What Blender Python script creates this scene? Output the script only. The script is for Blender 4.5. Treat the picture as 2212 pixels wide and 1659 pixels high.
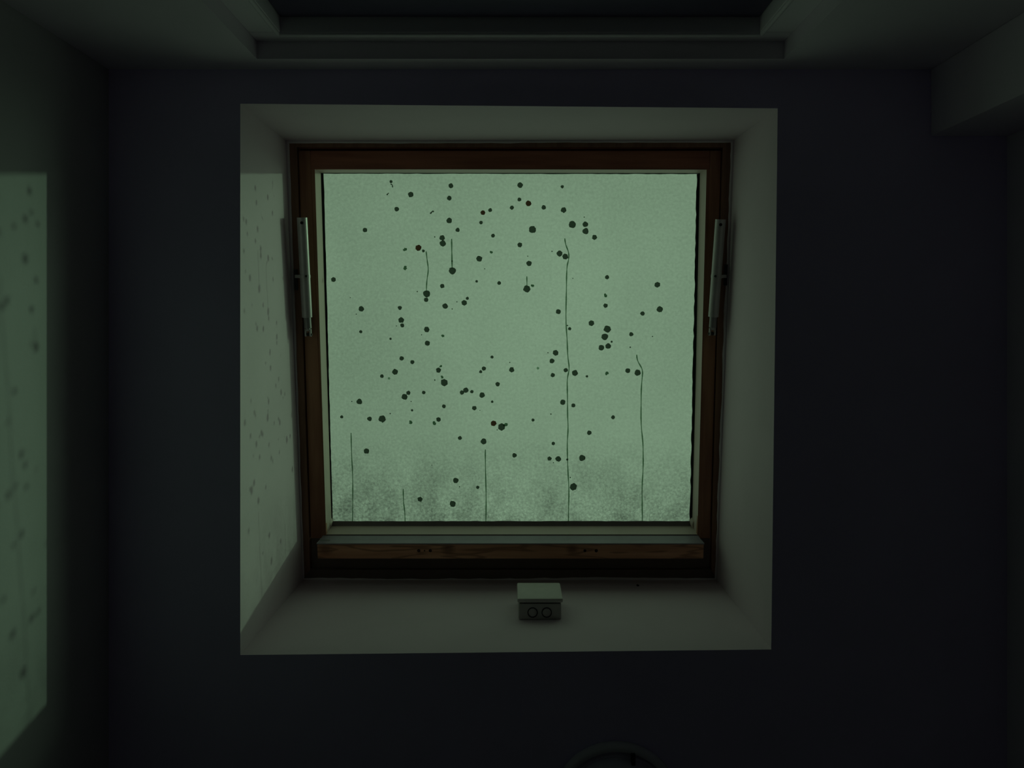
import bpy, bmesh, math, random
from mathutils import Vector, Matrix

for _o in list(bpy.data.objects):
    bpy.data.objects.remove(_o)
SC = bpy.context.scene
COL = SC.collection
random.seed(11)

# ------------------------------------------------------------------ camera
F, VX, VY = 1600.0, 1108.0, 710.0       # focal length and vertical vanishing point, 2212 x 1659 frame
CZ = 1.25                               # camera height above the floor
cam_d = bpy.data.cameras.new('camera')
cam = bpy.data.objects.new('camera', cam_d)
COL.objects.link(cam)
cam.location = (0, 0, CZ)
cam.rotation_euler = (math.pi, 0, 0)    # straight up, picture right = +X, picture down = +Y
cam_d.sensor_width = 36.0
cam_d.lens = F / 2212 * 36.0
cam_d.shift_x = (1106 - VX) / 2212
cam_d.shift_y = (VY - 829.5) / 2212
cam_d.clip_start = 0.01
SC.camera = cam

# ------------------------------------------------------------------ sky, sun, exposure
SC.view_settings.view_transform = 'Standard'
SC.view_settings.look = 'None'
SC.view_settings.exposure = 0.0
SC.view_settings.gamma = 1.0
SC.view_settings.use_curve_mapping = False
SC.cycles.max_bounces = 12
SC.cycles.diffuse_bounces = 8
SC.cycles.transparent_max_bounces = 16
SC.cycles.sample_clamp_indirect = 4.0
SC.cycles.caustics_reflective = False

SKY = (0.455, 0.475, 0.44)
world = bpy.data.worlds.new('sky')
SC.world = world
world.use_nodes = True
_bg = world.node_tree.nodes['Background']
_bg.inputs['Color'].default_value = (*SKY, 1)
_bg.inputs['Strength'].default_value = 1.0

SUN_TRAVEL = Vector((-1.0, 0.157, -0.75)).normalized()
sun_d = bpy.data.lights.new('sun', 'SUN')
sun_d.energy = 0.62
sun_d.angle = math.radians(0.7)
sun_d.color = (0.80, 1.0, 0.78)
sun = bpy.data.objects.new('sun', sun_d)
COL.objects.link(sun)
sun.rotation_euler = SUN_TRAVEL.to_track_quat('-Z', 'Y').to_euler()
sun.location = (3, -0.5, 5)
# the veil of thin cloud round the sun
haze_d = bpy.data.lights.new('sun_haze', 'SUN')
haze_d.energy = 0.37
haze_d.angle = math.radians(22)
haze_d.color = (0.90, 1.0, 0.88)
haze = bpy.data.objects.new('sun_haze', haze_d)
COL.objects.link(haze)
haze.rotation_euler = sun.rotation_euler
haze.location = (3.2, -0.5, 5)


# ------------------------------------------------------------------ materials
def new_mat(name):
    m = bpy.data.materials.new(name)
    m.use_nodes = True
    nt = m.node_tree
    return m, nt, nt.nodes, nt.links, nt.nodes['Principled BSDF']


def mix_rgb(nt, fac, a, b):
    n = nt.nodes.new('ShaderNodeMix')
    n.data_type = 'RGBA'
    for sock, v in ((n.inputs['Factor'], fac), (n.inputs[6], a), (n.inputs[7], b)):
        if hasattr(v, 'is_output'):
            nt.links.new(v, sock)
        elif isinstance(v, tuple):
            sock.default_value = (*v, 1)
        else:
            sock.default_value = v
    return n.outputs[2]


def noise(nt, scale, detail=3, rough=0.5, stretch=(1, 1, 1), coord='Object'):
    tc = nt.nodes.new('ShaderNodeTexCoord')
    mp = nt.nodes.new('ShaderNodeMapping')
    mp.inputs['Scale'].default_value = stretch
    nt.links.new(tc.outputs[coord], mp.inputs['Vector'])
    n = nt.nodes.new('ShaderNodeTexNoise')
    n.inputs['Scale'].default_value = scale
    n.inputs['Detail'].default_value = detail
    n.inputs['Roughness'].default_value = rough
    nt.links.new(mp.outputs[0], n.inputs['Vector'])
    return n.outputs['Fac']


def ramp(nt, src, lo, hi, a=0.0, b=1.0):
    n = nt.nodes.new('ShaderNodeMapRange')
    n.inputs['From Min'].default_value = lo
    n.inputs['From Max'].default_value = hi
    n.inputs['To Min'].default_value = a
    n.inputs['To Max'].default_value = b
    nt.links.new(src, n.inputs['Value'])
    return n.outputs[0]


def math_node(nt, op, a, b):
    n = nt.nodes.new('ShaderNodeMath')
    n.operation = op
    for i, v in enumerate((a, b)):
        if hasattr(v, 'is_output'):
            nt.links.new(v, n.inputs[i])
        else:
            n.inputs[i].default_value = v
    return n.outputs[0]


def bump(nt, bs, src, strength, dist=0.002):
    b = nt.nodes.new('ShaderNodeBump')
    b.inputs['Strength'].default_value = strength
    b.inputs['Distance'].default_value = dist
    nt.links.new(src, b.inputs['Height'])
    nt.links.new(b.outputs[0], bs.inputs['Normal'])


def paint(name, col, rough=0.85, var=0.04, bump_s=0.12):
    m, nt, N, L, bs = new_mat(name)
    f = noise(nt, 6, 4)
    dark = tuple(c * (1 - 2 * var) for c in col)
    lite = tuple(min(1, c * (1 + 2 * var)) for c in col)
    L.new(mix_rgb(nt, f, dark, lite), bs.inputs['Base Color'])
    bs.inputs['Roughness'].default_value = rough
    bs.inputs['Specular IOR Level'].default_value = 0.2
    if bump_s:
        bump(nt, bs, noise(nt, 140, 3), bump_s)
    return m


def wood(name, light, dark, axis, rough=0.5, knots=()):
    m, nt, N, L, bs = new_mat(name)
    st = [1, 1, 1]
    st[axis] = 0.06
    f1 = noise(nt, 60, 5, 0.6, tuple(st))
    st2 = [1, 1, 1]
    st2[axis] = 0.14
    f2 = noise(nt, 22, 3, 0.55, tuple(st2))
    f = math_node(nt, 'ADD', math_node(nt, 'MULTIPLY', f1, 0.5), math_node(nt, 'MULTIPLY', f2, 0.5))
    f = ramp(nt, f, 0.38, 0.62)
    col = mix_rgb(nt, f, dark, light)
    if knots:
        st3 = [1, 1, 1]
        st3[axis] = 0.11
        rings = math_node(nt, 'SINE', math_node(nt, 'MULTIPLY', noise(nt, 34, 2, 0.4, tuple(st3)), 42.0), 0.0)
        col = mix_rgb(nt, ramp(nt, rings, 0.45, 1.0, 0.0, 0.65), col, tuple(c * 0.45 for c in dark))
    for (kx, ky, kr) in knots:
        tc = nt.nodes.new('ShaderNodeTexCoord')
        mp = nt.nodes.new('ShaderNodeMapping')
        mp.inputs['Location'].default_value = (-kx * 0.8, -ky, 0)
        mp.inputs['Scale'].default_value = (0.8, 1, 0)
        L.new(tc.outputs['Object'], mp.inputs['Vector'])
        ln = nt.nodes.new('ShaderNodeVectorMath')
        ln.operation = 'LENGTH'
        L.new(mp.outputs[0], ln.inputs[0])
        k = ramp(nt, ln.outputs['Value'], kr * 0.5, kr * 1.6, 0.75, 0.0)
        col = mix_rgb(nt, k, col, tuple(c * 0.35 for c in dark))
    L.new(col, bs.inputs['Base Color'])
    bs.inputs['Roughness'].default_value = rough
    bs.inputs['Specular IOR Level'].default_value = 0.25
    bump(nt, bs, f1, 0.15)
    return m


def plain(name, col, rough=0.6, metal=0.0, var=0.06, scale=40):
    m, nt, N, L, bs = new_mat(name)
    f = noise(nt, scale, 4)
    L.new(mix_rgb(nt, f, tuple(c * (1 - 2 * var) for c in col), tuple(min(1, c * (1 + 2 * var)) for c in col)),
          bs.inputs['Base Color'])
    bs.inputs['Roughness'].default_value = rough
    bs.inputs['Metallic'].default_value = metal
    bs.inputs['Specular IOR Level'].default_value = 0.3
    return m


def stain(name, refl, trans):
    """matter stuck on the pane: reflects a little from below and lets a little daylight through"""
    m, nt, N, L, bs = new_mat(name)
    N.remove(bs)
    out = N['Material Output']
    d = N.new('ShaderNodeBsdfDiffuse')
    d.inputs['Color'].default_value = (*refl, 1)
    t = N.new('ShaderNodeBsdfTranslucent')
    f = noise(nt, 260, 2)
    L.new(mix_rgb(nt, f, tuple(c * 0.5 for c in trans), tuple(c * 1.5 for c in trans)), t.inputs['Color'])
    a = N.new('ShaderNodeAddShader')
    L.new(d.outputs[0], a.inputs[0])
    L.new(t.outputs[0], a.inputs[1])
    L.new(a.outputs[0], out.inputs['Surface'])
    return m


PANE_X0, PANE_X1, PANE_Y0, PANE_Y1 = -0.47, 0.46, 0.02, 1.02


def glass_mat():
    """old green-tinted pane under a film of dust; the lower edge has collected a band of grime"""
    m, nt, N, L, bs = new_mat('dusty_green_glass')
    N.remove(bs)
    out = N['Material Output']
    tc = N.new('ShaderNodeTexCoord')
    sep = N.new('ShaderNodeSeparateXYZ')
    L.new(tc.outputs['Object'], sep.inputs[0])
    grain = noise(nt, 150, 5, 0.75)
    cloud = noise(nt, 3.0, 3, 0.5)
    blotch = noise(nt, 17, 5, 0.62, (1.0, 0.7, 1))
    low = ramp(nt, sep.outputs[1], 0.70, 0.95)
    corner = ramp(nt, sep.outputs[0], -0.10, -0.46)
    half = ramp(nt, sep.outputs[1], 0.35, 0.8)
    grime = math_node(nt, 'MULTIPLY', low, ramp(nt, blotch, 0.40, 0.66))
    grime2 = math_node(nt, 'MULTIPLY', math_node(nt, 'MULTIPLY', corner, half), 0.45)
    t = math_node(nt, 'ADD', ramp(nt, grain, 0.36, 0.64, 0.86, 1.08), ramp(nt, cloud, 0.3, 0.7, -0.07, 0.05))
    mott = math_node(nt, 'MULTIPLY', low, ramp(nt, noise(nt, 150, 4, 0.75), 0.40, 0.60, -0.24, 0.14))
    t = math_node(nt, 'ADD', t, mott)
    t = math_node(nt, 'SUBTRACT', t, math_node(nt, 'MULTIPLY', grime, 0.40))
    t = math_node(nt, 'SUBTRACT', t, math_node(nt, 'MULTIPLY', low, 0.10))
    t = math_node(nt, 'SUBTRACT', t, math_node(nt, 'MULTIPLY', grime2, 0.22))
    t = math_node(nt, 'ADD', t, ramp(nt, sep.outputs[0], -0.40, -0.02, -0.125, 0.0))  # pane tint darker towards the left, right and top edges
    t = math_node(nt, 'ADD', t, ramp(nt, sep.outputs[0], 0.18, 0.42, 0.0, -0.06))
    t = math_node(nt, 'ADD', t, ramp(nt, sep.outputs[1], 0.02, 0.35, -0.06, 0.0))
    speck = math_node(nt, 'MULTIPLY', ramp(nt, noise(nt, 170, 2), 0.60, 0.72), math_node(nt, 'ADD', math_node(nt, 'MULTIPLY', low, 0.24), 0.05))
    t = math_node(nt, 'ADD', t, speck)
    # half of the loss sits on each face of the pane
    t = math_node(nt, 'POWER', t, 0.5)
    sc = N.new('ShaderNodeVectorMath')
    sc.operation = 'SCALE'
    sc.inputs[0].default_value = tuple(math.sqrt(c) for c in (0.418, 0.632, 0.440))
    L.new(t, sc.inputs['Scale'])
    tr = N.new('ShaderNodeBsdfTransparent')
    L.new(sc.outputs[0], tr.inputs['Color'])
    tl = N.new('ShaderNodeBsdfTranslucent')
    tl.inputs['Color'].default_value = (0.40, 0.52, 0.42, 1)
    mx = N.new('ShaderNodeMixShader')
    mx.inputs[0].default_value = 0.03
    L.new(tr.outputs[0], mx.inputs[1])
    L.new(tl.outputs[0], mx.inputs[2])
    gl = N.new('ShaderNodeBsdfGlossy')
    gl.inputs['Roughness'].default_value = 0.15
    mg = N.new('ShaderNodeMixShader')
    mg.inputs[0].default_value = 0.03
    L.new(mx.outputs[0], mg.inputs[1])
    L.new(gl.outputs[0], mg.inputs[2])
    L.new(mg.outputs[0], out.inputs['Surface'])
    return m


M = {}
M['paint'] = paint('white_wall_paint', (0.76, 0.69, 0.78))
M['paint_left'] = paint('dimmed_left_wall_paint', (0.46, 0.435, 0.47))  # wall paint darkened to imitate lens falloff over its sun patch
M['ceiling'] = paint('cool_white_ceiling_paint', (0.74, 0.63, 0.92))
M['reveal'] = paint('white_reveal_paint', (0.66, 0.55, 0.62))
M['caulk'] = paint('grey_caulk', (0.78, 0.70, 0.76), var=0.12)
M['floor'] = paint('floor_screed', (0.60, 0.50, 0.58), rough=0.6)
M['door_paint'] = paint('white_door_paint', (0.80, 0.75, 0.82), rough=0.5, bump_s=0.03)
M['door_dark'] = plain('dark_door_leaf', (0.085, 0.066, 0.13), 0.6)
M['wood_x'] = wood('varnished_wood_along_x', (0.50, 0.20, 0.13), (0.30, 0.11, 0.075), 0)
M['wood_y'] = wood('varnished_wood_along_y', (0.50, 0.25, 0.15), (0.30, 0.13, 0.085), 1)
M['shade_wood'] = plain('shade_darkened_wood', (0.16, 0.12, 0.11), 0.8)  # recess shade at the lower sash and sill put into the wood colour
M['frame_wood'] = wood('brown_frame_wood', (0.34, 0.18, 0.12), (0.20, 0.10, 0.07), 1)
M['bead'] = paint('cream_bead_paint', (0.56, 0.46, 0.42), rough=0.5, bump_s=0.05)
M['rubber'] = plain('black_rubber', (0.02, 0.02, 0.022), 0.6)
M['rubber_grey'] = plain('grey_rubber', (0.22, 0.19, 0.20), 0.6)
M['white_metal'] = plain('grey_coated_metal', (0.27, 0.24, 0.285), 0.4)
M['steel'] = plain('grey_strut_metal', (0.52, 0.49, 0.50), 0.38, 0.25)
M['rod_steel'] = plain('dull_rod_steel', (0.30, 0.28, 0.29), 0.45, 0.3)
M['dark_metal'] = plain('dark_bracket_metal', (0.05, 0.048, 0.05), 0.5, 0.3)
M['stamp'] = plain('grey_stamp', (0.20, 0.20, 0.20), 0.6)
M['black'] = plain('black_hole', (0.006, 0.006, 0.006), 0.9)
M['plastic'] = plain('grey_box_plastic', (0.60, 0.56, 0.55), 0.5, 0, 0.05)
M['plastic_dull'] = plain('grey_box_plastic_side', (0.52, 0.49, 0.48), 0.55, 0, 0.05)
M['lamp_plastic'] = plain('lamp_plastic', (0.62, 0.60, 0.68), 0.45)
M['lamp_diffuser'] = plain('lamp_diffuser', (0.58, 0.53, 0.68), 0.45)
M['spot'] = stain('dark_spot_matter', (0.014, 0.016, 0.014), (0.050, 0.066, 0.052))
M['spot_red'] = stain('brown_spot_matter', (0.02, 0.010, 0.007), (0.06, 0.03, 0.02))
M['spot_faint'] = stain('faint_spot_matter', (0.02, 0.03, 0.02), (0.22, 0.32, 0.24))
M['streak'] = stain('drip_streak_matter', (0.015, 0.022, 0.015), (0.10, 0.17, 0.11))
M['glass'] = glass_mat()


# ------------------------------------------------------------------ mesh helpers
def mesh_obj(name, verts, faces, mat, parent=None, smooth=False, loc=None):
    me = bpy.data.meshes.new(name)
    me.from_pydata([tuple(v) for v in verts], [], faces)
    me.materials.append(mat)
    bm = bmesh.new()
    bm.from_mesh(me)
    bmesh.ops.recalc_face_normals(bm, faces=bm.faces)
    bm.to_mesh(me)
    bm.free()
    if smooth:
        for p in me.polygons:
            p.use_smooth = True
    o = bpy.data.objects.new(name, me)
    COL.objects.link(o)
    if parent:
        o.parent = parent
    if loc:
        o.location = loc
    return o


def bm_obj(name, bm, mat, parent=None, smooth=None):
    me = bpy.data.meshes.new(name)
    bmesh.ops.recalc_face_normals(bm, faces=bm.faces)
    bm.to_mesh(me)
    bm.free()
    me.materials.append(mat)
    if smooth is not None:
        for p in me.polygons:
            p.use_smooth = True
        me.set_sharp_from_angle(angle=math.radians(smooth))
    o = bpy.data.objects.new(name, me)
    COL.objects.link(o)
    if parent:
        o.parent = parent
    return o


HEX = [(0, 1, 2, 3), (7, 6, 5, 4), (0, 4, 5, 1), (1, 5, 6, 2), (2, 6, 7, 3), (3, 7, 4, 0)]


def add_hex(bm, a, b):
    """solid between quad a and quad b (corner lists in the same order)"""
    vs = [bm.verts.new(p) for p in list(a) + list(b)]
    return [bm.faces.new([vs[i] for i in f]) for f in HEX]


def add_box(bm, x0, x1, y0, y1, z0, z1):
    a = [(x0, y0, z0), (x1, y0, z0), (x1, y1, z0), (x0, y1, z0)]
    b = [(x0, y0, z1), (x1, y0, z1), (x1, y1, z1), (x0, y1, z1)]
    return add_hex(bm, a, b)


def bevel_all(bm, w, seg=2):
    bmesh.ops.remove_doubles(bm, verts=bm.verts, dist=1e-6)
    bmesh.ops.bevel(bm, geom=list(bm.edges), offset=w, segments=seg, affect='EDGES', profile=0.5, clamp_overlap=True)


def box_obj(name, mat, x0, x1, y0, y1, z0, z1, parent=None, bev=0.0):
    bm = bmesh.new()
    add_box(bm, x0, x1, y0, y1, z0, z1)
    if bev:
        bevel_all(bm, bev)
    return bm_obj(name, bm, mat, parent, 40 if bev else None)


def add_tube(bm, p, q, r0, r1=None, seg=20, cap=True):
    r1 = r0 if r1 is None else r1
    p, q = Vector(p), Vector(q)
    d = (q - p).normalized()
    u = d.orthogonal().normalized()
    v = d.cross(u)
    ra, rb = [], []
    for i in range(seg):
        a = 2 * math.pi * i / seg
        k = u * math.cos(a) + v * math.sin(a)
        ra.append(bm.verts.new(p + k * r0))
        rb.append(bm.verts.new(q + k * r1))
    for i in range(seg):
        j = (i + 1) % seg
        bm.faces.new((ra[i], ra[j], rb[j], rb[i]))
    if cap:
        bm.faces.new(ra[::-1])
        bm.faces.new(rb)


def add_lathe(bm, c, prof, seg=64, axis=2):
    """prof: list of (radius, height along +axis); rings joined in order"""
    rings = []
    c = Vector(c)
    for r, h in prof:
        ring = []
        for i in range(seg):
            a = 2 * math.pi * i / seg
            if axis == 2:
                p = (r * math.cos(a), r * math.sin(a), h)
            elif axis == 1:
                p = (r * math.cos(a), h, r * math.sin(a))
            else:
                p = (h, r * math.cos(a), r * math.sin(a))
            ring.append(bm.verts.new(c + Vector(p)))
        rings.append(ring)
    for a, b in zip(rings, rings[1:]):
        for i in range(seg):
            j = (i + 1) % seg
            bm.faces.new((a[i], a[j], b[j], b[i]))
    if prof[0][0] > 1e-6:
        bm.faces.new(rings[0][::-1])
    if prof[-1][0] > 1e-6:
        bm.faces.new(rings[-1])


def empty(name, loc=(0, 0, 0), rot=(0, 0, 0)):
    o = bpy.data.objects.new(name, None)
    COL.objects.link(o)
    o.location = loc
    o.rotation_euler = rot
    o.empty_display_size = 0.05
    return o


def structure(o, label=None):
    o['kind'] = 'structure'
    if label:
        o['label'] = label
    return o


def thing(o, label, cat, group=None):
    o['label'] = label
    o['category'] = cat
    if group:
        o['group'] = group
    return o


def W(px, py, Z):
    """point at height Z above the camera that is seen at pixel px, py"""
    return Vector(((px - VX) * Z / F, (py - VY) * Z / F, CZ + Z))


# ------------------------------------------------------------------ room shell
ZC = 1.40                                # ceiling above the camera
TOP = CZ + ZC
XL, XR, YF, YB = -0.764, 0.934, -0.490, 2.30
XP, YP = 0.789, -0.363                   # pier at the right front corner
open_px = [(519, 224), (1680, 234), (1666, 1403), (519, 1415)]
OPEN = [W(x, y, ZC) for x, y in open_px]

# tilted plane of the roof window
Z_TOP, Z_BOT = 1.68, 1.80
Y_TOP = (305 - VY) * Z_TOP / F
Y_BOT = (1252 - VY) * Z_BOT / F
SL = (Z_BOT - Z_TOP) / (Y_BOT - Y_TOP)
TH = math.atan(SL)
EX, EY, EN = Vector((1, 0, 0)), Vector((0, math.cos(TH), math.sin(TH))), Vector((0, -math.sin(TH), math.cos(TH)))
WO = Vector((0, Y_TOP, CZ + Z_TOP))
CAM = Vector((0, 0, CZ))


def L3(px, py, w):
    """window-plane coordinates of the point at depth w that is seen at pixel px, py"""
    d = Vector(((px - VX) / F, (py - VY) / F, 1.0))
    t = ((WO + EN * w - CAM).dot(EN)) / d.dot(EN)
    p = CAM + d * t - WO
    return Vector((p.dot(EX), p.dot(EY), w))


def to_world(l):
    return WO + EX * l[0] + EY * l[1] + EN * l[2]


TK = 0.03
floor = structure(box_obj('floor', M['floor'], XL - 0.1, XR + 0.1, YF - 0.2, YB + 0.1, -0.06, 0.0))

# ceiling slab with the skylight hole (hole enlarged by the lining's thickness)
hx0, hx1 = [p.copy() for p in OPEN], []
outer = [OPEN[0] + Vector((-TK, -TK, 0)), OPEN[1] + Vector((TK, -TK, 0)),
         OPEN[2] + Vector((TK, TK, 0)), OPEN[3] + Vector((-TK, TK, 0))]
cx0, cx1, cy0, cy1 = XL - 0.1, XR + 0.1, YF - 0.12, YB + 0.1
edge = [Vector((cx0, cy0, TOP)), Vector((cx1, cy0, TOP)), Vector((cx1, cy1, TOP)), Vector((cx0, cy1, TOP))]
bm = bmesh.new()
up = Vector((0, 0, 0.06))
rings = []
for ring in (edge, outer):
    rings.append([bm.verts.new(p) for p in ring])
    rings.append([bm.verts.new(p + up) for p in ring])
for i in range(4):
    j = (i + 1) % 4
    bm.faces.new((rings[0][i], rings[0][j], rings[2][j], rings[2][i]))
    bm.faces.new((rings[1][j], rings[1][i], rings[3][i], rings[3][j]))
    bm.faces.new((rings[0][j], rings[0][i], rings[1][i], rings[1][j]))
    bm.faces.new((rings[2][i], rings[2][j], rings[3][j], rings[3][i]))
ceiling = structure(bm_obj('ceiling', bm, M['ceiling']))

# the four plastered sides of the skylight shaft
far_px = [(618, 304), (1585, 303), (1548, 1252), (655, 1252)]
FAR = [to_world(L3(x, y, 0.0)) for x, y in far_px]
FAR2 = [p + (p - q) * 0.12 / max((p - q).length, 1e-6) for p, q in zip(FAR, OPEN)]
dirs = [Vector((-1, -1, 0)), Vector((1, -1, 0)), Vector((1, 1, 0)), Vector((-1, 1, 0))]
for i in range(4):
    j = (i + 1) % 4
    bm = bmesh.new()
    inn = [OPEN[i], OPEN[j], FAR2[j], FAR2[i]]
    outq = [OPEN[i] + dirs[i] * TK, OPEN[j] + dirs[j] * TK, FAR2[j] + dirs[j] * TK, FAR2[i] + dirs[i] * TK]
    fs = add_hex(bm, inn, outq)
    bmesh.ops.subdivide_edges(bm, edges=[e for e in bm.edges if e.calc_length() > 0.2], cuts=8, use_grid_fill=True)
    pan = bm_obj('reveal_panel', bm, M['reveal'], ceiling)
    pan.data.materials.append(M['ceiling'])          # the rim that lies flush with the ceiling
    for p in pan.data.polygons:
        if all(abs(pan.data.vertices[v].co.z - TOP) < 1e-4 for v in p.vertices):
            p.material_index = 1

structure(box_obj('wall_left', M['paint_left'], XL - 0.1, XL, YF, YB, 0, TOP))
structure(box_obj('wall_right', M['paint'], XR, XR + 0.1, YF, YB, 0, TOP))
structure(box_obj('wall_back', M['paint'], XL - 0.1, XR + 0.1, YB, YB + 0.1, 0, TOP))
structure(box_obj('wall_pier', M['paint'], XP, XR, YF, YP, 0, TOP, bev=0.003))

# front wall with the door recess
DX0, DX1, DZ = -0.465, 0.4925, CZ + 1.345
bm = bmesh.new()
add_box(bm, XL - 0.1, DX0, YF - 0.12, YF, 0, TOP)
add_box(bm, DX1, XR + 0.1, YF - 0.12, YF, 0, TOP)
add_box(bm, DX0, DX1, YF - 0.12, YF, DZ, TOP)
structure(bm_obj('wall_front', bm, M['paint']))

# door: casing set back in the recess, dark leaf behind it
door = structure(empty('door_1', ((DX0 + DX1) / 2, YF - 0.03, 0)),
                 'dark door leaf in a white casing set back in the wall above the picture')


def dobj(name, mat, x0, x1, y0, y1, z0, z1, bev=0.0, parent=None):
    ox, oy = (DX0 + DX1) / 2, YF - 0.03
    o = box_obj(name, mat, x0 - ox, x1 - ox, y0 - oy, y1 - oy, z0, z1, parent or door, bev)
    return o


CY = -0.521
IX0, IX1, IZ = -0.409, 0.4335, CZ + 1.302
dobj('casing_head', M['door_paint'], DX0, DX1, CY - 0.07, CY, IZ, DZ, 0.002)
dobj('casing_jamb', M['door_paint'], DX0, IX0, CY - 0.07, CY, 0, IZ, 0.002)
dobj('casing_jamb', M['door_paint'], IX1, DX1, CY - 0.07, CY, 0, IZ, 0.002)
# rounded stop bead round the inner edge of the casing
for (a, b) in ((((IX0 - 0.006), CY, 0.0), ((IX0 - 0.006), CY, IZ + 0.006)),
               ((IX1 + 0.006, CY, 0.0), (IX1 + 0.006, CY, IZ + 0.006)),
               ((IX0 - 0.006, CY, IZ + 0.006), (IX1 + 0.006, CY, IZ + 0.006))):
    bm = bmesh.new()
    o_ = Vector(((DX0 + DX1) / 2, YF - 0.03, 0))
    add_tube(bm, Vector(a) - o_, Vector(b) - o_, 0.0045, seg=12)
    bm_obj('stop_bead', bm, M['door_paint'], door, 40)
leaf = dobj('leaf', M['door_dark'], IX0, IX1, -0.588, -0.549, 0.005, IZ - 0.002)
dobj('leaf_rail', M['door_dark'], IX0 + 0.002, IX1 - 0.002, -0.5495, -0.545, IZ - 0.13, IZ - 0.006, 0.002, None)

# ------------------------------------------------------------------ roof window
win = structure(empty('window_1', WO, (TH, 0, 0)),
                'square wooden roof window with a dusty green pane dotted with dark spots')


def lquad(pts, w):
    return [L3(x, y, w) for x, y in pts]


def ring_member(name, mat, o_px, o_w, i_px, i_w, side, depth, parent=win, o2=None, bev=0.0, cuts=0):
    """one side (0 top, 1 right, 2 bottom, 3 left) of a mitred ring; outer corners o_px at depth o_w, inner corners i_px at i_w"""
    a, b = side, (side + 1) % 4
    q = [L3(*o_px[a], o_w), L3(*o_px[b], o_w), L3(*i_px[b], i_w), L3(*i_px[a], i_w)]
    back = [Vector((p.x, p.y, max(o_w, i_w) + depth)) for p in q]
    bm = bmesh.new()
    add_hex(bm, q, back)
    if bev:
        bevel_all(bm, bev, 2)
    return bm_obj(name, bm, mat, parent, 40 if bev else None)


names4 = ['top', 'right', 'bottom', 'left']
# fixed frame: a box frame lining the end of the shaft
fo = [(616, 302), (1587, 301), (1550, 1254), (653, 1254)]
fi = [(640.5, 318), (1562, 318), (1536.5, 1231), (669.5, 1231)]
for s in range(4):
    mat = M['shade_wood'] if s == 2 else M['frame_wood']
    nm = 'frame_head' if s == 0 else ('frame_sill' if s == 2 else 'frame_jamb')
    a, b = s, (s + 1) % 4
    q = [L3(*fo[a], 0.0), L3(*fo[b], 0.0), L3(*fi[b], 0.0), L3(*fi[a], 0.0)]
    bm = bmesh.new()
    add_hex(bm, q, [Vector((p.x, p.y, 0.09)) for p in q])
    bm_obj(nm, bm, mat, win)
    # added black backing that blocks light through the joint between frame and sash
    si = [(656, 338), (1546, 338), (1520, 1214), (686, 1214)]
    q = [L3(*fo[a], 0.03), L3(*fo[b], 0.03), L3(*si[b], 0.03), L3(*si[a], 0.03)]
    bm = bmesh.new()
    add_hex(bm, q, [Vector((p.x, p.y, 0.06)) for p in q])
    bm_obj('joint_light_block', bm, M['rubber'], win)

# sash at w = SW
SW, GW = 0.008, 0.066
wood_in = [(680, 365.5), (1526.5, 366.5), (1506.5, 1154.5), (704.5, 1154.5)]


def poly_member(name, mat, pts, w0, w1, parent=win, bev=0.0):
    q = [L3(x, y, w0) for x, y in pts]
    bm = bmesh.new()
    add_hex(bm, q, [Vector((p.x, p.y, w1)) for p in q])
    if bev:
        bevel_all(bm, bev, 2)
    return bm_obj(name, bm, mat, parent, 40 if bev else None)


poly_member('sash_stile', M['wood_y'], [(644.3, 325.5), (669.6, 325.5), (705, 1163), (671.3, 1163)], SW, 0.020, bev=0.0015)
poly_member('sash_stile', M['wood_y'], [(1534.4, 325.5), (1558.5, 325.5), (1534, 1163), (1506, 1163)], SW, 0.020, bev=0.0015)
# inner strips of the stiles, beside the bead
poly_member('sash_lining', M['wood_y'], [(669.5, 366), (680, 366), (704.5, 1157), (702.0, 1157)], SW + 0.0015, 0.020)
poly_member('sash_lining', M['wood_y'], [(1526.5, 366), (1534.8, 366), (1508.5, 1157), (1506.5, 1157)], SW + 0.0015, 0.020)
poly_member('sash_top_rail', M['wood_x'], [(670.5, 325.5), (1533.5, 325.5), (1533.5, 366), (670.5, 366)], SW + 0.001, 0.020, bev=0.0015)
poly_member('sash_bottom_rail', M['shade_wood'], [(671.8, 1163.6), (1533.6, 1163.6), (1532, 1228), (673.8, 1228)], SW + 0.002, 0.020)

poly_member('sash_joint_strip', M['shade_wood'], [(705.5, 1155), (1505.5, 1155), (1505.5, 1163.2), (705.5, 1163.2)], SW + 0.004, 0.020)

# cream bead sloping from the wood down to the glass
bead_in = [(693, 373.5), (1512, 374), (1496.5, 1137), (712.5, 1137)]
for s in range(4):
    a, b = s, (s + 1) % 4
    q = [L3(*wood_in[a], SW + 0.0005), L3(*wood_in[b], SW + 0.0005), L3(*bead_in[b], GW - 0.003), L3(*bead_in[a], GW - 0.003)]
    bk = [Vector((p.x, p.y, 0.078)) for p in q]
    bm = bmesh.new()
    add_hex(bm, q, bk)
    bm_obj('glazing_bead', bm, M['bead'], win)

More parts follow.
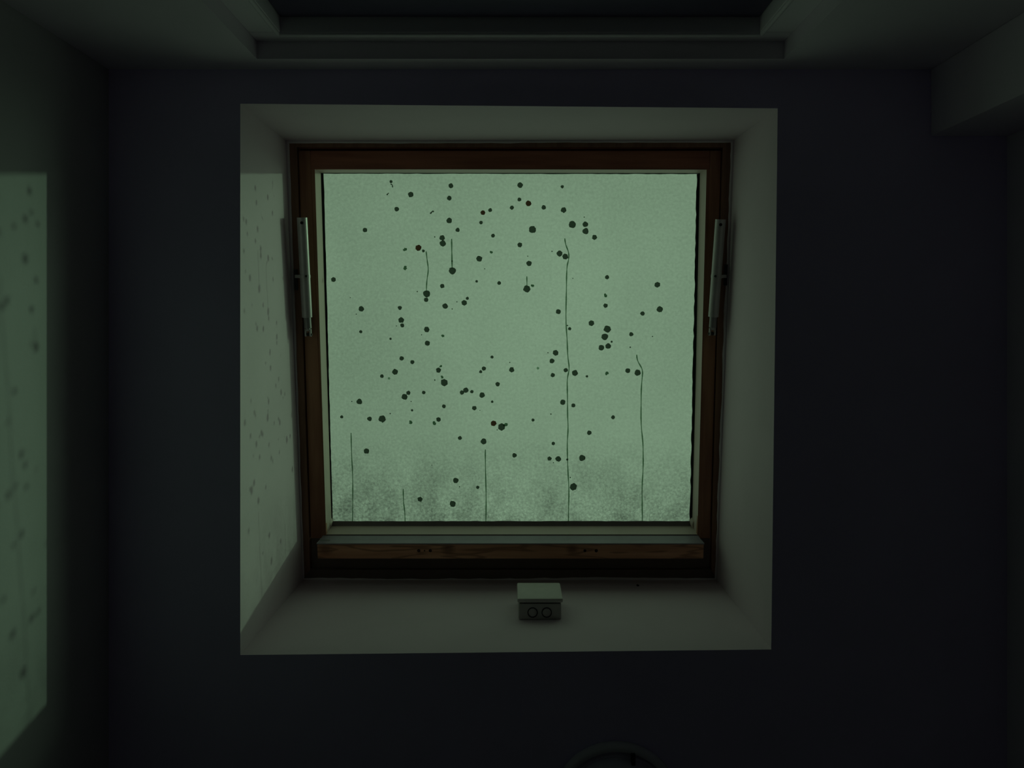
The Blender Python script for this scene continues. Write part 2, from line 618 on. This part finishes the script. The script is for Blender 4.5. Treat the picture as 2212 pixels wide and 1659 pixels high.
# black gasket with a ragged inner edge
gk_in = [(699, 375), (1505.5, 376), (1490, 1126), (718.5, 1126)]
for s in range(4):
    a, b = s, (s + 1) % 4
    n = 60
    pts_o, pts_i = [], []
    for k in range(n + 1):
        t = k / n
        o = L3(*bead_in[a], GW - 0.004).lerp(L3(*bead_in[b], GW - 0.004), t)
        jit = random.uniform(-1, 1) * (1.0 if s in (1,) else 0.45)
        ii = Vector((gk_in[a][0], gk_in[a][1])).lerp(Vector((gk_in[b][0], gk_in[b][1])), t)
        if s in (1, 3):
            ii.x += jit
        else:
            ii.y += jit
        pts_o.append(o)
        pts_i.append(L3(ii.x, ii.y, GW - 0.001))
    vs = pts_o + pts_i + [Vector((p.x, p.y, GW + 0.0005)) for p in pts_i]
    fc = []
    for k in range(n):
        fc.append((k, k + 1, n + 1 + k + 1, n + 1 + k))
        fc.append((n + 1 + k, n + 2 + k, 2 * n + 3 + k, 2 * n + 2 + k))
    mesh_obj('gasket', vs, fc, M['rubber_grey'] if s == 2 else M['rubber'], win)

# small rounded plugs in the lower corners of the bead
for cxp, cyp in ((709, 1132), (1500, 1132)):
    c = L3(cxp, cyp, SW + 0.042)
    bm = bmesh.new()
    add_lathe(bm, c, [(0.001, -0.006), (0.006, -0.005), (0.008, -0.001), (0.008, 0.02)], 20)
    for v in bm.verts:
        v.co.y = c.y + (v.co.y - c.y) * 1.7
    bm_obj('corner_plug', bm, M['bead'], win, 40)

# pane
pq = lquad([(690, 368), (1514, 368), (1499, 1141), (710, 1141)], GW)
x0, x1 = min(p.x for p in pq) - 0.004, max(p.x for p in pq) + 0.004
y0, y1 = min(p.y for p in pq) - 0.004, max(p.y for p in pq) + 0.004
pane = box_obj('pane', M['glass'], x0, x1, y0, y1, GW, GW + 0.006, win)

# dark spots stuck on the pane: x, y, radius in the photograph's pixels
SPOTS = """844.6 392.3 3.4;887.4 420 6;857 451.7 5;788.4 497 5;874.6 538.8 4.4 g;904 535.5 6.6 r;914.5 542 3.2;955.2 514 6;956.4 526 6.8
875.5 578.7 4.6 g;720.3 604 5.3;955.1 617.8 4.9;939 511.8 1.4;974.1 401.2 5.3;970.6 428 5.2;970.2 476.4 6.1;988.6 496.7 4.5;1043 459.2 5 r
1058.7 453.8 4.4;1039 480.8 3.9;1065 509 4.2;1105.7 448.4 4.4;1122 431 4.2;1123.6 400 5.9;1141.7 439.3 6.2 r;1174.4 448 5;1214.6 403.3 3.5
1217.5 453.8 6;1150.4 495.7 7.8;1122.8 529 5.1;1061 544.5 3.5 g;1035 559 6.3;1047 580.7 1.2;1029.6 607.8 2.8;1078.2 611.4 4.1;1142.7 569.2 6
1140 553.4 1.2;1192.3 543 1.4;1208.9 547.7 6.4;1221 554.2 6.4;1150 616.8 3.7 g;1138.3 624 7.6;977.1 584.9 7.8;976.7 564 1.6;1236.4 485 7.9
1264.5 484.7 6;1265 499.3 6.7;1284.1 512.7 5.5;1262 469 1.3;1311.3 598.9 4.5;1420 615 6;1237.4 601.3 1.1;921.7 634.8 7.9;920.5 647.5 4.8
961.5 661.3 6.2;780.5 667 6;863.7 665 4.4;866.7 691.6 6.3;868.8 703 4.6;779.3 716.6 3.5;921.7 711.7 5.9;843.5 731.9 2.6;956.5 725.7 3.6 g
923.3 741.4 5.5;867.6 774.2 5;890.8 782.2 4.5;952 791 3.2 g;947.1 799.8 5.8;954.7 814.4 3.7 g;959.7 826.5 7.8;939.2 821 1.5;853.4 803.5 6.3
825 812.5 4.1;840.2 817.5 3 f;901.3 629.8 1.4;769.6 678.7 1.2;910.7 723.3 1.2;856.4 704 1.1;756.6 643 1;1009.5 644.5 3.4;1002.7 654.1 6
987 652 1.2;976.7 667.4 1.3;1206 673.2 5.3;1062.9 771.3 3.4;1045.2 796 4.8;1038.3 803 3.4;1105.4 798.6 5.9;1101.2 783 1.3;1162.2 795.3 3.2 f
1200.3 762.2 6.1;1183.7 762 1.3;1192.3 779.8 5.3;1222.2 799.7 4.8;1194 810.4 4.7;1074.9 830 4.9;1308.2 638 4.5 g;1308 660.1 5;1425.2 668.3 6.8
1388 677.3 4.9;1277.5 698 6.2;1312.2 710.8 7.6;1306.3 727.5 7.5;1321.2 738.3 2.3;1299 751.2 6.2;1313.8 747.7 6.2;1363.6 722 4.6;1230.6 710.2 3.7
1225.8 703.2 1.5;1361.3 750 1.6;1409.4 726.9 1.3;1241.8 805.9 6.7;1267.9 813 2.8;1310.8 806.8 4.5 g;1356 800.7 5.4;1377.1 805.1 6.9
776.3 867.5 6.2;882 848.6 4.6;874.1 857.2 6.5;915.3 847.9 3.9;890.1 886.3 2.6;842.9 893.4 1.4;888 867.3 1.2;760 867.2 1.3;958.8 877.7 4.4
738.2 900.6 3.5;798.3 904.8 5.1;825.6 905.1 7.8;886.8 912 4.5 g;947.3 906.2 5.1;938.2 913.7 4.6 g;791.5 974.3 6.1;997.8 847.8 4.8;1006.4 842.8 5.7
1019.3 846 3.9;1041.2 853.5 6;1063.2 867.8 2.8;1024.5 881.4 5.1;1036.7 886.3 1;1065.9 914.5 6 r;1083.5 922.4 7.8;1092 917.2 5 g;1151.3 907.3 3.4
1215.8 868.9 6;993.4 946.2 4.4;1044.8 953.4 6.4;1111.3 983.6 5;1187 990.6 4.7;1205.9 991.5 6.4;1225.3 992.7 2.4;1195.2 958 3.8;1190 894.5 1.5
984.5 1038 6.1;1238.4 875.8 4.4;1324.3 901.4 4.5;1273 934.9 5.2;1257.5 989.3 6.8;907.5 1078.4 5.4;977.7 1088.6 7;1031.9 1052.8 3.6;1238.6 1051.5 7.7
1231.9 1031.5 1.5;1074 928.5 1.2;992.5 1051.5 1.2;1195.5 999.5 1.2;933 1005 1"""


def spot_mesh(seed, mat):
    """lobed crust, thickest in the middle, 45 faces"""
    rnd = random.Random(seed)
    n = 18
    k, ph = rnd.choice((3, 4, 5, 6)), rnd.uniform(0, 6.28)
    notch = rnd.randrange(n)
    rad = []
    for i in range(n):
        a = 2 * math.pi * i / n
        r = 1.0 + 0.05 * math.cos(k * a + ph) + rnd.uniform(-0.045, 0.045)
        rad.append(r)
    if seed % 3:
        rad[notch] *= 0.84
    rad[(notch + n // 2) % n] *= 1.0 + (0.12 if seed % 2 else 0.03)
    vs = [(0, 0, -0.16)]
    for f, h in ((0.55, -0.15), (1.0, 0.0)):
        for i in range(n):
            a = 2 * math.pi * i / n
            vs.append((math.cos(a) * rad[i] * f, math.sin(a) * rad[i] * f, h))
    fc = [(0, 1 + i, 1 + (i + 1) % n) for i in range(n)]
    fc += [(1 + i, 1 + n + i, 1 + n + (i + 1) % n, 1 + (i + 1) % n) for i in range(n)]
    me = bpy.data.meshes.new('dark_spot')
    me.from_pydata(vs, [], fc)
    me.materials.append(mat)
    return me


def green_mesh(seed, mat):
    """small angular flake, deeply notched"""
    rnd = random.Random(seed)
    n = 12
    rad = [1.0 + rnd.uniform(-0.18, 0.18) for _ in range(n)]
    rad[rnd.randrange(n)] *= 0.6
    vs = [(0, 0, -0.12)] + [(math.cos(2 * math.pi * i / n) * rad[i], 0.82 * math.sin(2 * math.pi * i / n) * rad[i], 0) for i in range(n)]
    fc = [(0, 1 + i, 1 + (i + 1) % n) for i in range(n)]
    me = bpy.data.meshes.new('dark_spot')
    me.from_pydata(vs, [], fc)
    me.materials.append(mat)
    return me


M['spot_green'] = stain('green_spot_matter', (0.015, 0.02, 0.015), (0.07, 0.13, 0.08))
V_DARK = [spot_mesh(i, M['spot']) for i in range(10)]
V_RED = [spot_mesh(40 + i, M['spot_red']) for i in range(2)]
V_GREEN = [green_mesh(60 + i, M['spot_green']) for i in range(5)]
V_FAINT = [green_mesh(80, M['spot_faint'])]
for k, rec in enumerate(SPOTS.replace('\n', ';').split(';')):
    f = rec.split()
    kind = f[3] if len(f) > 3 else 'd'
    bank = {'d': V_DARK, 'r': V_RED, 'g': V_GREEN, 'f': V_FAINT}[kind]
    px, py, r = float(f[0]), float(f[1]), float(f[2])
    c = L3(px, py, GW - 0.0002)
    dpx = (L3(px + 1, py, GW - 0.0002) - c).length
    o = bpy.data.objects.new('dark_spot', bank[k % len(bank)])
    COL.objects.link(o)
    o.parent = pane
    o.location = c
    o.rotation_euler.z = random.uniform(0, 6.28)
    s = r * dpx
    o.scale = (s, s * random.uniform(0.94, 1.04), s * 0.8)

# drips that ran down the pane, and a few curled flecks
STREAKS = [
    (1.25, [(920.5, 543), (921.5, 553), (923.3, 566), (925, 577), (925, 588), (923, 600), (921.3, 612), (921, 630)]),
    (1.5, [(975.5, 516), (975.8, 535), (976.2, 555), (976.6, 580)]),
    (1.25, [(1138, 597), (1138.2, 607), (1138.3, 618)]),
    (1.35, [(1220, 515), (1220.8, 524), (1223.5, 533), (1227.2, 541), (1229, 549), (1228.8, 562), (1225.6, 569), (1224.6, 580), (1223.6, 600),
            (1223.7, 625), (1222.6, 660), (1222.3, 700), (1224.3, 722), (1225.6, 740), (1225.8, 765), (1228, 782), (1230.4, 796), (1227.5, 808),
            (1225, 818), (1225.4, 840), (1226.2, 870), (1225.6, 900), (1227.8, 922), (1226.2, 942), (1225, 960), (1226, 992), (1226.5, 1015),
            (1228.3, 1040), (1229.4, 1066), (1228, 1098), (1227.8, 1132)]),
    (1.35, [(1375.4, 766), (1375.9, 778), (1381.5, 787), (1387, 796), (1388.6, 803), (1386.8, 822), (1384.9, 838), (1385, 870), (1384.3, 905),
            (1385.6, 930), (1389.4, 955), (1389.2, 985), (1389.6, 1005), (1388.2, 1032), (1386.6, 1052), (1387.2, 1085), (1387.6, 1126)]),
    (1.2, [(758.4, 935), (758.9, 965), (759.8, 995), (762.4, 1027), (761.8, 1055), (762.4, 1085), (761.4, 1128)]),
    (1.3, [(871, 1056), (871.4, 1075), (872, 1092), (874.8, 1103), (875.2, 1133)]),
    (1.3, [(1048.4, 971), (1048.2, 990), (1049, 1030), (1050.2, 1068), (1050.2, 1088), (1049.4, 1133)]),
]
FLECKS = [
    (1.2, [(843.5, 397.5), (847, 398), (848, 402), (848, 405)]),
    (1.3, [(835.5, 421.5), (837.5, 418.5), (840, 417)]),
    (1.6, [(929, 461.5), (932.5, 459), (934, 455.5), (937.5, 457.5)]),
    (1.3, [(692.5, 543), (694, 546.5), (696.5, 548)]),
]


def ribbon(name, pts, hw, parent, mat, w=GW - 0.0003):
    P3 = [L3(x, y, w) for x, y in pts]
    # refine
    ref = []
    for a, b in zip(P3, P3[1:]):
        for t in (0, 0.5):
            ref.append(a.lerp(b, t))
    ref.append(P3[-1])
    for _ in range(2):
        ref = [ref[0]] + [(ref[i - 1] + ref[i] * 2 + ref[i + 1]) / 4 for i in range(1, len(ref) - 1)] + [ref[-1]]
    vs, fc = [], []
    n = len(ref)
    dpx = 0.00116
    for i, p in enumerate(ref):
        d = (ref[min(i + 1, n - 1)] - ref[max(i - 1, 0)]).normalized()
        s = Vector((-d.y, d.x, 0))
        h = hw * dpx * (0.85 + 0.25 * math.sin(i * 1.7)) * (0.8 if i in (0, n - 1) else 1)
        vs += [p - s * h, p + Vector((0, 0, -0.45 * h)), p + s * h]
    for i in range(n - 1):
        a = 3 * i
        fc += [(a, a + 1, a + 4, a + 3), (a + 1, a + 2, a + 5, a + 4)]
    return mesh_obj(name, vs, fc, mat, parent, True)


for hw, pts in STREAKS:
    ribbon('drip_streak', pts, hw, pane, M['streak'])
for hw, pts in FLECKS:
    ribbon('dark_fleck', pts, hw, pane, M['spot'])

# caulk between the plaster and the frame, uneven along its inner edge
c_out = [(617, 303), (1586, 302), (1549, 1253.5), (654, 1253.5)]
c_in = [(625, 310), (1578.5, 308), (1544, 1249), (657.5, 1249)]
for s in range(4):
    a, b = s, (s + 1) % 4
    n = 70
    ow, iw, mid = [], [], []
    wob = 0.0
    for k in range(n + 1):
        t = k / n
        o = Vector(c_out[a]).lerp(Vector(c_out[b]), t)
        i_ = Vector(c_in[a]).lerp(Vector(c_in[b]), t)
        wob = wob * 0.75 + random.uniform(-1, 1) * (1.1 if s in (1, 2) else 0.5)
        d = (i_ - o).normalized()
        if 0 < k < n:
            i_ = i_ + d * wob
        m_ = o.lerp(i_, 0.5)
        ow.append(L3(o.x, o.y, -0.003))
        mid.append(L3(m_.x, m_.y, -0.0045))
        iw.append(L3(i_.x, i_.y, -0.0003))
    vs = ow + mid + iw
    fc = []
    for k in range(n):
        fc.append((k, k + 1, n + 2 + k, n + 1 + k))
        fc.append((n + 1 + k, n + 2 + k, 2 * n + 3 + k, 2 * n + 2 + k))
    mesh_obj('caulk_strip', vs, fc, M['caulk'], win, True)

# proud lower handrail of the sash with its white metal cover
RW = -0.045                              # face of the handrail, proud of the sash
kn = [L3(968, 1187, RW), L3(1236, 1187, RW), L3(703, 1187, RW), L3(1440, 1196, RW)]
M['wood_rail'] = wood('varnished_rail_wood', (0.78, 0.40, 0.25), (0.55, 0.25, 0.15), 0,
                      knots=[(kn[0].x, kn[0].y, 0.010), (kn[1].x, kn[1].y, 0.009), (kn[2].x, kn[2].y, 0.011)])
ra, rb = L3(685, 1176, RW), L3(1519.5, 1207, RW)
rail = box_obj('handrail', M['wood_rail'], ra.x, rb.x, ra.y, rb.y, RW, SW + 0.003, win, 0.0015)
ca, cb = L3(684.5, 1174.5, RW - 0.001), L3(1521, 1174.5, RW - 0.001)
bm = bmesh.new()
ytop = L3(700, 1160, SW - 0.002).y
pf = [(ca.x, ca.y + 0.0015, RW - 0.0025), (cb.x, cb.y + 0.0015, RW - 0.0025), (cb.x, ca.y - 0.0015, RW - 0.0025), (ca.x, ca.y - 0.0015, RW - 0.0025)]
pb = [(ca.x, ca.y + 0.0015, SW), (cb.x, cb.y + 0.0015, SW), (cb.x, ytop, SW), (ca.x, ytop, SW)]
add_hex(bm, pf, pb)
bevel_all(bm, 0.0006, 1)
cover = bm_obj('cover_strip', bm, M['white_metal'], win, 40)
cover['label'] = 'grey metal cover strip'
bm = bmesh.new()
add_hex(bm, [L3(691, 1169, RW + 0.018) - Vector((0, 0.0012, 0)), L3(713, 1169, RW + 0.018) - Vector((0, 0.0012, 0)),
             L3(713, 1164, RW + 0.036) - Vector((0, 0.0012, 0)), L3(691, 1164, RW + 0.036) - Vector((0, 0.0012, 0))],
        [L3(691, 1169, RW + 0.018) + Vector((0, 0.002, 0)), L3(713, 1169, RW + 0.018) + Vector((0, 0.002, 0)),
         L3(713, 1164, RW + 0.036) + Vector((0, 0.002, 0)), L3(691, 1164, RW + 0.036) + Vector((0, 0.002, 0))])
stamp = bm_obj('stamp_plate', bm, M['stamp'], cover)
for hx, hy, hr in ((904.5, 1189.5, 2.6), (929.5, 1189.5, 2.6), (917, 1189.5, 1.2), (1263.5, 1189.5, 2.4), (1288, 1189.5, 2.8)):
    c = L3(hx, hy, RW)
    bm = bmesh.new()
    add_lathe(bm, c, [(hr * 0.0011 * 1.25, 0.0002), (hr * 0.0011 * 1.25, -0.0004), (hr * 0.0011, -0.0006), (hr * 0.0008, 0.0)], 14)
    bm_obj('screw_hole', bm, M['black'], rail)


# ------------------------------------------------------------------ gas struts beside the sash
def strut(side, label):
    if side < 0:
        top, bot, rod, end = L3(652.5, 470, -0.024), L3(663.5, 685, -0.012), L3(665.3, 709, -0.010), L3(666.3, 726, -0.009)
        band, plate_px = L3(658.5, 597, -0.017), (640, 604)
    else:
        top, bot, rod, end = L3(1556.5, 474, -0.024), L3(1541, 684, -0.012), L3(1539.3, 707, -0.010), L3(1538.3, 725, -0.009)
        band, plate_px = L3(1548, 597, -0.017), (1567, 594)
    base = top
    root = empty('gas_strut', to_world(base), (TH, 0, 0))
    thing(root, label, 'gas strut', 'gas struts on the skylight')
    B = lambda p: p - base
    R = 0.0116
    d = (bot - top).normalized()
    bm = bmesh.new()
    add_tube(bm, B(top), B(bot), R, seg=28)
    bmesh.ops.bevel(bm, geom=[e for e in bm.edges if len(e.link_faces) == 2 and abs(e.calc_face_angle(0)) > 1.2],
                    offset=0.0012, segments=2, affect='EDGES')
    cyl = bm_obj('cylinder', bm, M['steel'], root, 35)
    # pin hole at the top end, on the face towards the room
    hp = top + d * 0.012 + Vector((0.002 if side < 0 else -0.002, 0, -R * 0.97))
    bm = bmesh.new()
    add_tube(bm, B(hp), B(hp) + Vector((0, 0, -0.0008)), 0.0035, seg=16)
    bm_obj('pin_hole', bm, M['black'], root)
    bm = bmesh.new()
    add_tube(bm, B(bot - d * 0.004), B(rod), R * 0.72, seg=24)
    bm_obj('rod', bm, M['rod_steel'], root, 35)
    # clevis: neck, two cheeks and a cross pin
    bm = bmesh.new()
    add_tube(bm, B(rod - d * 0.003), B(rod + d * 0.005), R * 0.42, seg=14)
    u = Vector((1, 0, 0))
    for s in (-1, 1):
        cc = B(rod + d * 0.011) + u * s * 0.0055
        q = []
        for w in (-0.0016, 0.0016):
            q.append([cc + u * w + d * a + Vector((0, 0, b)) for a, b in ((-0.009, -0.004), (0.008, -0.004), (0.008, 0.004), (-0.009, 0.004))])
        add_hex(bm, q[0], q[1])
    br = B(rod + d * 0.0035)
    add_hex(bm, [br + u * a + d * 0.0 + Vector((0, 0, b)) for a, b in ((-0.007, -0.004), (0.007, -0.004), (0.007, 0.004), (-0.007, 0.004))],
            [br + u * a + d * 0.003 + Vector((0, 0, b)) for a, b in ((-0.007, -0.004), (0.007, -0.004), (0.007, 0.004), (-0.007, 0.004))])
    clevis = bm_obj('clevis', bm, M['steel'], root)
    bm = bmesh.new()
    pc = B(rod + d * 0.015)
    add_tube(bm, pc - u * 0.009, pc + u * 0.009, 0.0028, seg=14)
    add_tube(bm, pc + Vector((0, 0, 0.0)), pc + Vector((0, 0, SW - (rod.z + 0.001))), 0.004, seg=12)
    bm_obj('clevis_pin', bm, M['dark_metal'], root, 35)
    # bracket band round the cylinder, arm to the frame jamb, bolt
    bm = bmesh.new()
    add_tube(bm, B(band) - d * 0.0035, B(band) + d * 0.0035, R + 0.0012, seg=28)
    o = -1 if side < 0 else 1
    add_hex(bm, [B(band) + Vector((0, -0.0035, -R * 0.9)), B(band) + Vector((0, 0.0035, -R * 0.9)),
                 B(band) + Vector((0, 0.0035, R)), B(band) + Vector((0, -0.0035, R))],
            [B(band) + Vector((o * 0.0225, -0.0035, -0.002)), B(band) + Vector((o * 0.0225, 0.0035, -0.002)),
             B(band) + Vector((o * 0.0225, 0.0035, 0.0165)), B(band) + Vector((o * 0.0225, -0.0035, 0.0165))])
    br_o = bm_obj('bracket', bm, M['steel'], root, 35)
    pp = L3(*plate_px, 0.0)
    bm = bmesh.new()
    add_box(bm, B(pp).x - 0.0035, B(pp).x + 0.0035, B(pp).y - 0.024, B(pp).y + 0.024, B(pp).z - 0.005, B(pp).z + 0.002)
    bm_obj('bracket_plate', bm, M['dark_metal'], root)
    bm = bmesh.new()
    bp = B(band) + Vector((-o * (R * 0.55), -0.001, -R * 0.9))
    add_tube(bm, bp, bp + Vector((0, 0, -0.003)), 0.003, seg=6)
    bm_obj('bolt', bm, M['dark_metal'], root)
    return root


strut(-1, 'grey tubular gas strut beside the sunlit left reveal of the skylight')
strut(1, 'grey tubular gas strut beside the shaded right reveal of the skylight')

# ------------------------------------------------------------------ junction box on the lower reveal
jb = empty('junction_box', (0.057, 0.6105, CZ + 1.6))
thing(jb, 'small square grey plastic junction box on the lower reveal under the skylight', 'junction box')


def jbox(name, mat, x0, x1, y0, y1, z0, z1, bev, parent=jb):
    return box_obj(name, mat, x0, x1, y0, y1, z0, z1, parent, bev)


jbox('body', M['plastic_dull'], -0.0455, 0.0445, -0.034, 0.0, -0.047, 0.047, 0.003)
lid = jbox('lid', M['plastic'], -0.048, 0.048, -0.0455, -0.036, -0.0495, 0.0495, 0.0035)
bm = bmesh.new()
add_box(bm, -0.043, 0.042, -0.0365, -0.0335, -0.0445, 0.0445)
bm_obj('seal', bm, M['rubber'], jb)
for kx in (1150.5, 1181):
    zc = -0.047
    x = (kx - VX) * (1.6 + zc) / F - 0.057
    y = (1323 - VY) * (1.6 + zc) / F - 0.6105
    bm = bmesh.new()
    add_lathe(bm, (x, y, zc), [(0.0108, 0.0005), (0.0108, -0.0009), (0.0088, -0.0009), (0.0088, 0.0005)], 32)
    kr = bm_obj('knockout_ring', bm, M['rubber'], jb, 40)
    bm = bmesh.new()
    add_lathe(bm, (x, y, zc), [(0.0088, 0.0008), (0.0086, -0.0006), (0.0078, -0.0010)], 32)
    bm_obj('knockout_disc', bm, M['plastic_dull'], kr, 40)

# tiny dark crumb stuck on the lower reveal
cw = Vector(((1378 - VX) * 1.757 / F, 0.6095, CZ + 1.757))
bm = bmesh.new()
bmesh.ops.create_icosphere(bm, subdivisions=2, radius=0.0032)
rr = random.Random(3)
for v in bm.verts:
    v.co *= rr.uniform(0.7, 1.2)
    v.co.z *= 1.7
cr = bm_obj('crumb', bm, M['black'], None, 60)
cr.location = cw
thing(cr, 'tiny dark crumb stuck to the lower reveal right of the junction box', 'crumb')

# ------------------------------------------------------------------ round ceiling lamp
lx, ly = (1331 - VX) * 1.385 / F, (1747 - VY) * 1.385 / F
lamp = empty('ceiling_lamp', (lx, ly, TOP))
thing(lamp, 'round unlit ceiling lamp with a pale rim, cut off at the bottom edge', 'lamp')
bm = bmesh.new()
add_lathe(bm, (0, 0, 0), [(0.118, 0.0), (0.122, -0.006), (0.123, -0.016), (0.1205, -0.022), (0.115, -0.025), (0.1105, -0.0235),
                          (0.1085, -0.018), (0.1085, -0.006)], 96)
bm_obj('rim', bm, M['lamp_plastic'], lamp, 50)
bm = bmesh.new()
add_lathe(bm, (0, 0, 0), [(0.1075, -0.010), (0.107, -0.017), (0.1035, -0.020), (0.098, -0.0185), (0.094, -0.026), (0.075, -0.037), (0.045, -0.045), (0.0001, -0.048)], 96)
bm_obj('diffuser', bm, M['lamp_diffuser'], lamp, 50)
bm = bmesh.new()
kx, ky = (1367 - VX) * 1.377 / F - lx, (1637 - VY) * 1.377 / F - ly
add_box(bm, kx - 0.0035, kx + 0.0035, ky - 0.010, ky + 0.010, -0.031, -0.016)
bm_obj('clip', bm, M['black'], lamp)
